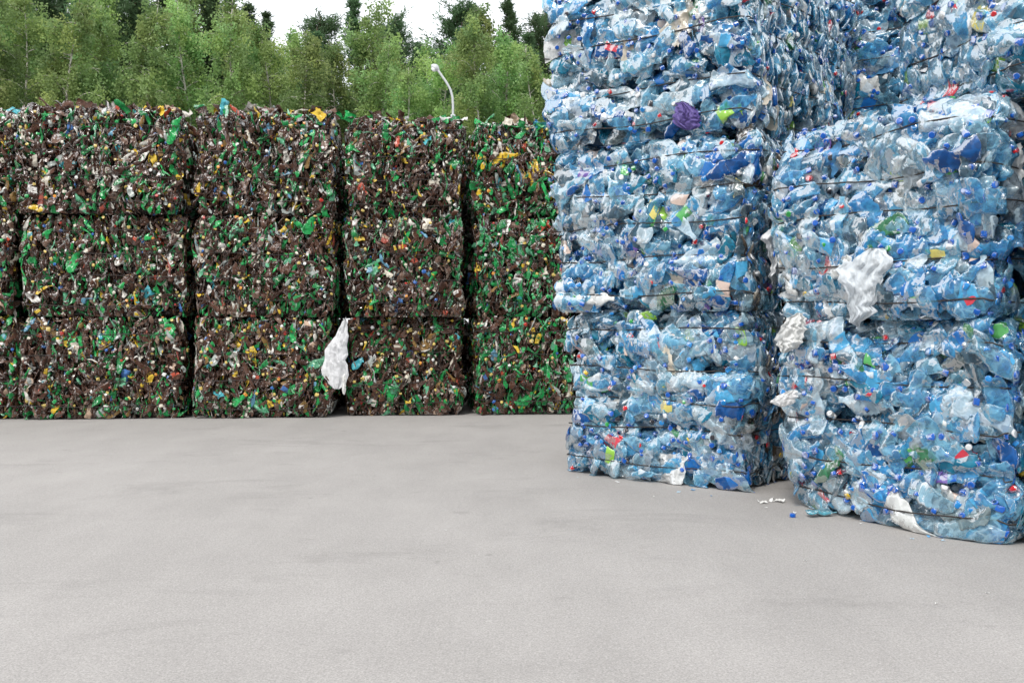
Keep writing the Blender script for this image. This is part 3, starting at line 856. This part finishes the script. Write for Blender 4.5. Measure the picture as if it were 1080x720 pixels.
nB = np.array([math.cos(angL), -math.sin(angL)])
BF = on_plane(np.array([.44, 6.93])+np.array([math.cos(angL), -math.sin(angL)])*WL + nB*.08, nB)
film_thing('plastic_strip', [(240, 806, 832), (252, 800, 832), (262, 810, 826), (275, 812, 824), (290, 812, 820), (304, 815, 819)], None, 8, .03, (.84, .86, .88, .95),
           'ragged white film hanging in the shaded gap between the blue stacks', 'plastic strip', 12, BF, amp=.03)
LF = on_plane(np.array([.44, 6.93])+np.array([-math.sin(angL), -math.cos(angL)])*.04, np.array([-math.sin(angL), -math.cos(angL)]))
film_thing('plastic_scrap', [(108, 715, 722), (116, 710, 732), (128, 708, 738), (138, 716, 736)], None, 10, .03, (.16, .12, .36, .85),
           'crumpled purple scrap on the front of the tall blue stack', 'plastic scrap', 13, LF, amp=.02)

def ground_px(x, y):
    Y = 1050.*CAM_H/(y-340.); return np.array([(x-540)/1050.*Y, Y, 0.])
# flattened bottle lying on the ground
g = ground_px(868, 545); body, lab, cap = blue_lib[3]
v = body[0].copy(); v[:, 2] *= .8; v *= .62; mz = v[:, 2].min()
o = link('crushed_bottle', quad_mesh('crushed_bottle', v-np.array([0, 0, mz]), body[1], M_PET, full(len(v), (.10, .38, .48, .8))))
o.location = g + np.array([0, 0, .001]); o.rotation_euler = (0, 0, .3); tag(o, 'flattened teal bottle lying on the asphalt beside the nearest stack', 'bottle')
scr = [(806, 531, 'bit of white litter'), (815, 529, ''), (823, 530, ''), (809, 536, ''), (990, 638, ''), (1044, 627, ''), (470, 560, ''), (690, 524, ''), (850, 592, '')]
names = ['leftmost whitish scrap of the litter at the foot of the gap between blue stacks', 'middle whitish scrap of the litter at the foot of the gap between blue stacks',
         'rightmost whitish scrap of the litter at the foot of the gap between blue stacks', 'tiny whitish crumb in front of the litter cluster by the blue stacks', 'tiny pale crumb on the open asphalt below the nearest stack',
         'tiny pale crumb on the asphalt near the right edge', 'tiny pale crumb on the open asphalt left of the blue stacks', 'pale crumb at the foot of the tall blue stack', 'small dull scrap on the asphalt in front of the flattened teal bottle']
for i, ((x, y, _), lab_) in enumerate(zip(scr, names)):
    v, q = small_film[i]; sc = .5 if i < 3 else .12
    v = v*sc; v = v - np.array([0, 0, v[:, 2].min()])
    o = link('plastic_scrap', quad_mesh('plastic_scrap', v, q, M_FILM, full(len(v), (.8, .8, .78, .9))))
    o.location = ground_px(x, y) + np.array([0, 0, .001]); o.rotation_euler = (0, 0, i*1.1); tag(o, lab_, 'litter', 'scraps of litter on the asphalt')

rl = np.random.default_rng(77)
for i in range(12):
    u = rl.uniform(.05, 1.2); out = rl.uniform(.07, .3)
    if i % 2: P0, a_, n_ = np.array([.44, 6.93]), np.array([math.cos(angL), -math.sin(angL)]), np.array([-math.sin(angL), -math.cos(angL)])
    else: P0, a_, n_ = np.array([1.57, 5.71]), aR, nR
    p = P0 + a_*u + n_*out
    cap_ = i == 8
    if cap_: v, q = CAPSHAPE; v = v @ frame(np.array([0, 0, 1.]), np.array([1., 0, 0])).T
    else: v, q = small_film[(i+3) % 14]; v = v*rl.uniform(.12, .3)
    v = v - np.array([0, 0, v[:, 2].min()])
    c = (.006, .11, .5, 1) if cap_ else [(.5, .7, .85, .8), (.8, .82, .82, .9), (.15, .4, .7, .9)][i % 3]
    nm = 'bottle_cap' if cap_ else 'plastic_flake'
    o = link(nm, quad_mesh(nm, v, q, M_FILM, full(len(v), c))); o.location = (p[0], p[1], .001); o.rotation_euler = (0, 0, i*.9)
    if cap_: tag(o, 'loose blue bottle cap lying at the foot of %s blue stack' % ('the tall' if i % 2 else 'the nearest'), 'bottle cap')
    else: tag(o, 'tiny plastic flake lying at the foot of %s blue stack' % ('the tall' if i % 2 else 'the nearest'), 'litter', 'plastic flakes at the foot of %s blue stack' % ('the tall' if i % 2 else 'the nearest'))

# ------------------------------------------------------------------ light, sky, camera
w = bpy.data.worlds.new('World'); S.world = w; w.use_nodes = True
nt = w.node_tree; nt.nodes.clear()
sky = nt.nodes.new('ShaderNodeTexSky'); sky.sky_type = 'NISHITA'; sky.sun_disc = False
SUN_EL, SUN_AZ = R(52), R(205)      # azimuth from +Y, clockwise: behind the camera, a little to the left
sky.sun_elevation = SUN_EL; sky.sun_rotation = SUN_AZ; sky.dust_density = 4; sky.air_density = 1
mix = nt.nodes.new('ShaderNodeMix'); mix.data_type = 'RGBA'; mix.inputs['Factor'].default_value = .82
mix.inputs[7].default_value = (9.6, 9.8, 10.0, 1)
bg = nt.nodes.new('ShaderNodeBackground'); bg.inputs['Strength'].default_value = .1
ow = nt.nodes.new('ShaderNodeOutputWorld')
nt.links.new(sky.outputs[0], mix.inputs[6]); nt.links.new(mix.outputs[2], bg.inputs['Color']); nt.links.new(bg.outputs[0], ow.inputs['Surface'])
sl = bpy.data.lights.new('sun', 'SUN'); sl.energy = 1.5; sl.angle = R(12); sl.color = (1, .96, .9)
so = link('sun', sl)
d = Vector((math.sin(SUN_AZ)*math.cos(SUN_EL), math.cos(SUN_AZ)*math.cos(SUN_EL), math.sin(SUN_EL)))
so.rotation_euler = d.to_track_quat('Z', 'Y').to_euler()

cam = bpy.data.cameras.new('camera'); co = link('camera', cam)
cam.sensor_width = 36; cam.lens = 35; cam.clip_end = 2000; cam.clip_start = .05
co.location = (0, 0, CAM_H); co.rotation_euler = (R(90) - math.atan(20/1050.), 0, 0)
S.camera = co
S.view_settings.view_transform = 'Standard'; S.view_settings.look = 'None'; S.view_settings.gamma = 1
S.view_settings.exposure = .8
S.cycles.max_bounces = 6; S.cycles.diffuse_bounces = 3; S.cycles.glossy_bounces = 3; S.cycles.transparent_max_bounces = 14
S.cycles.use_denoising = True
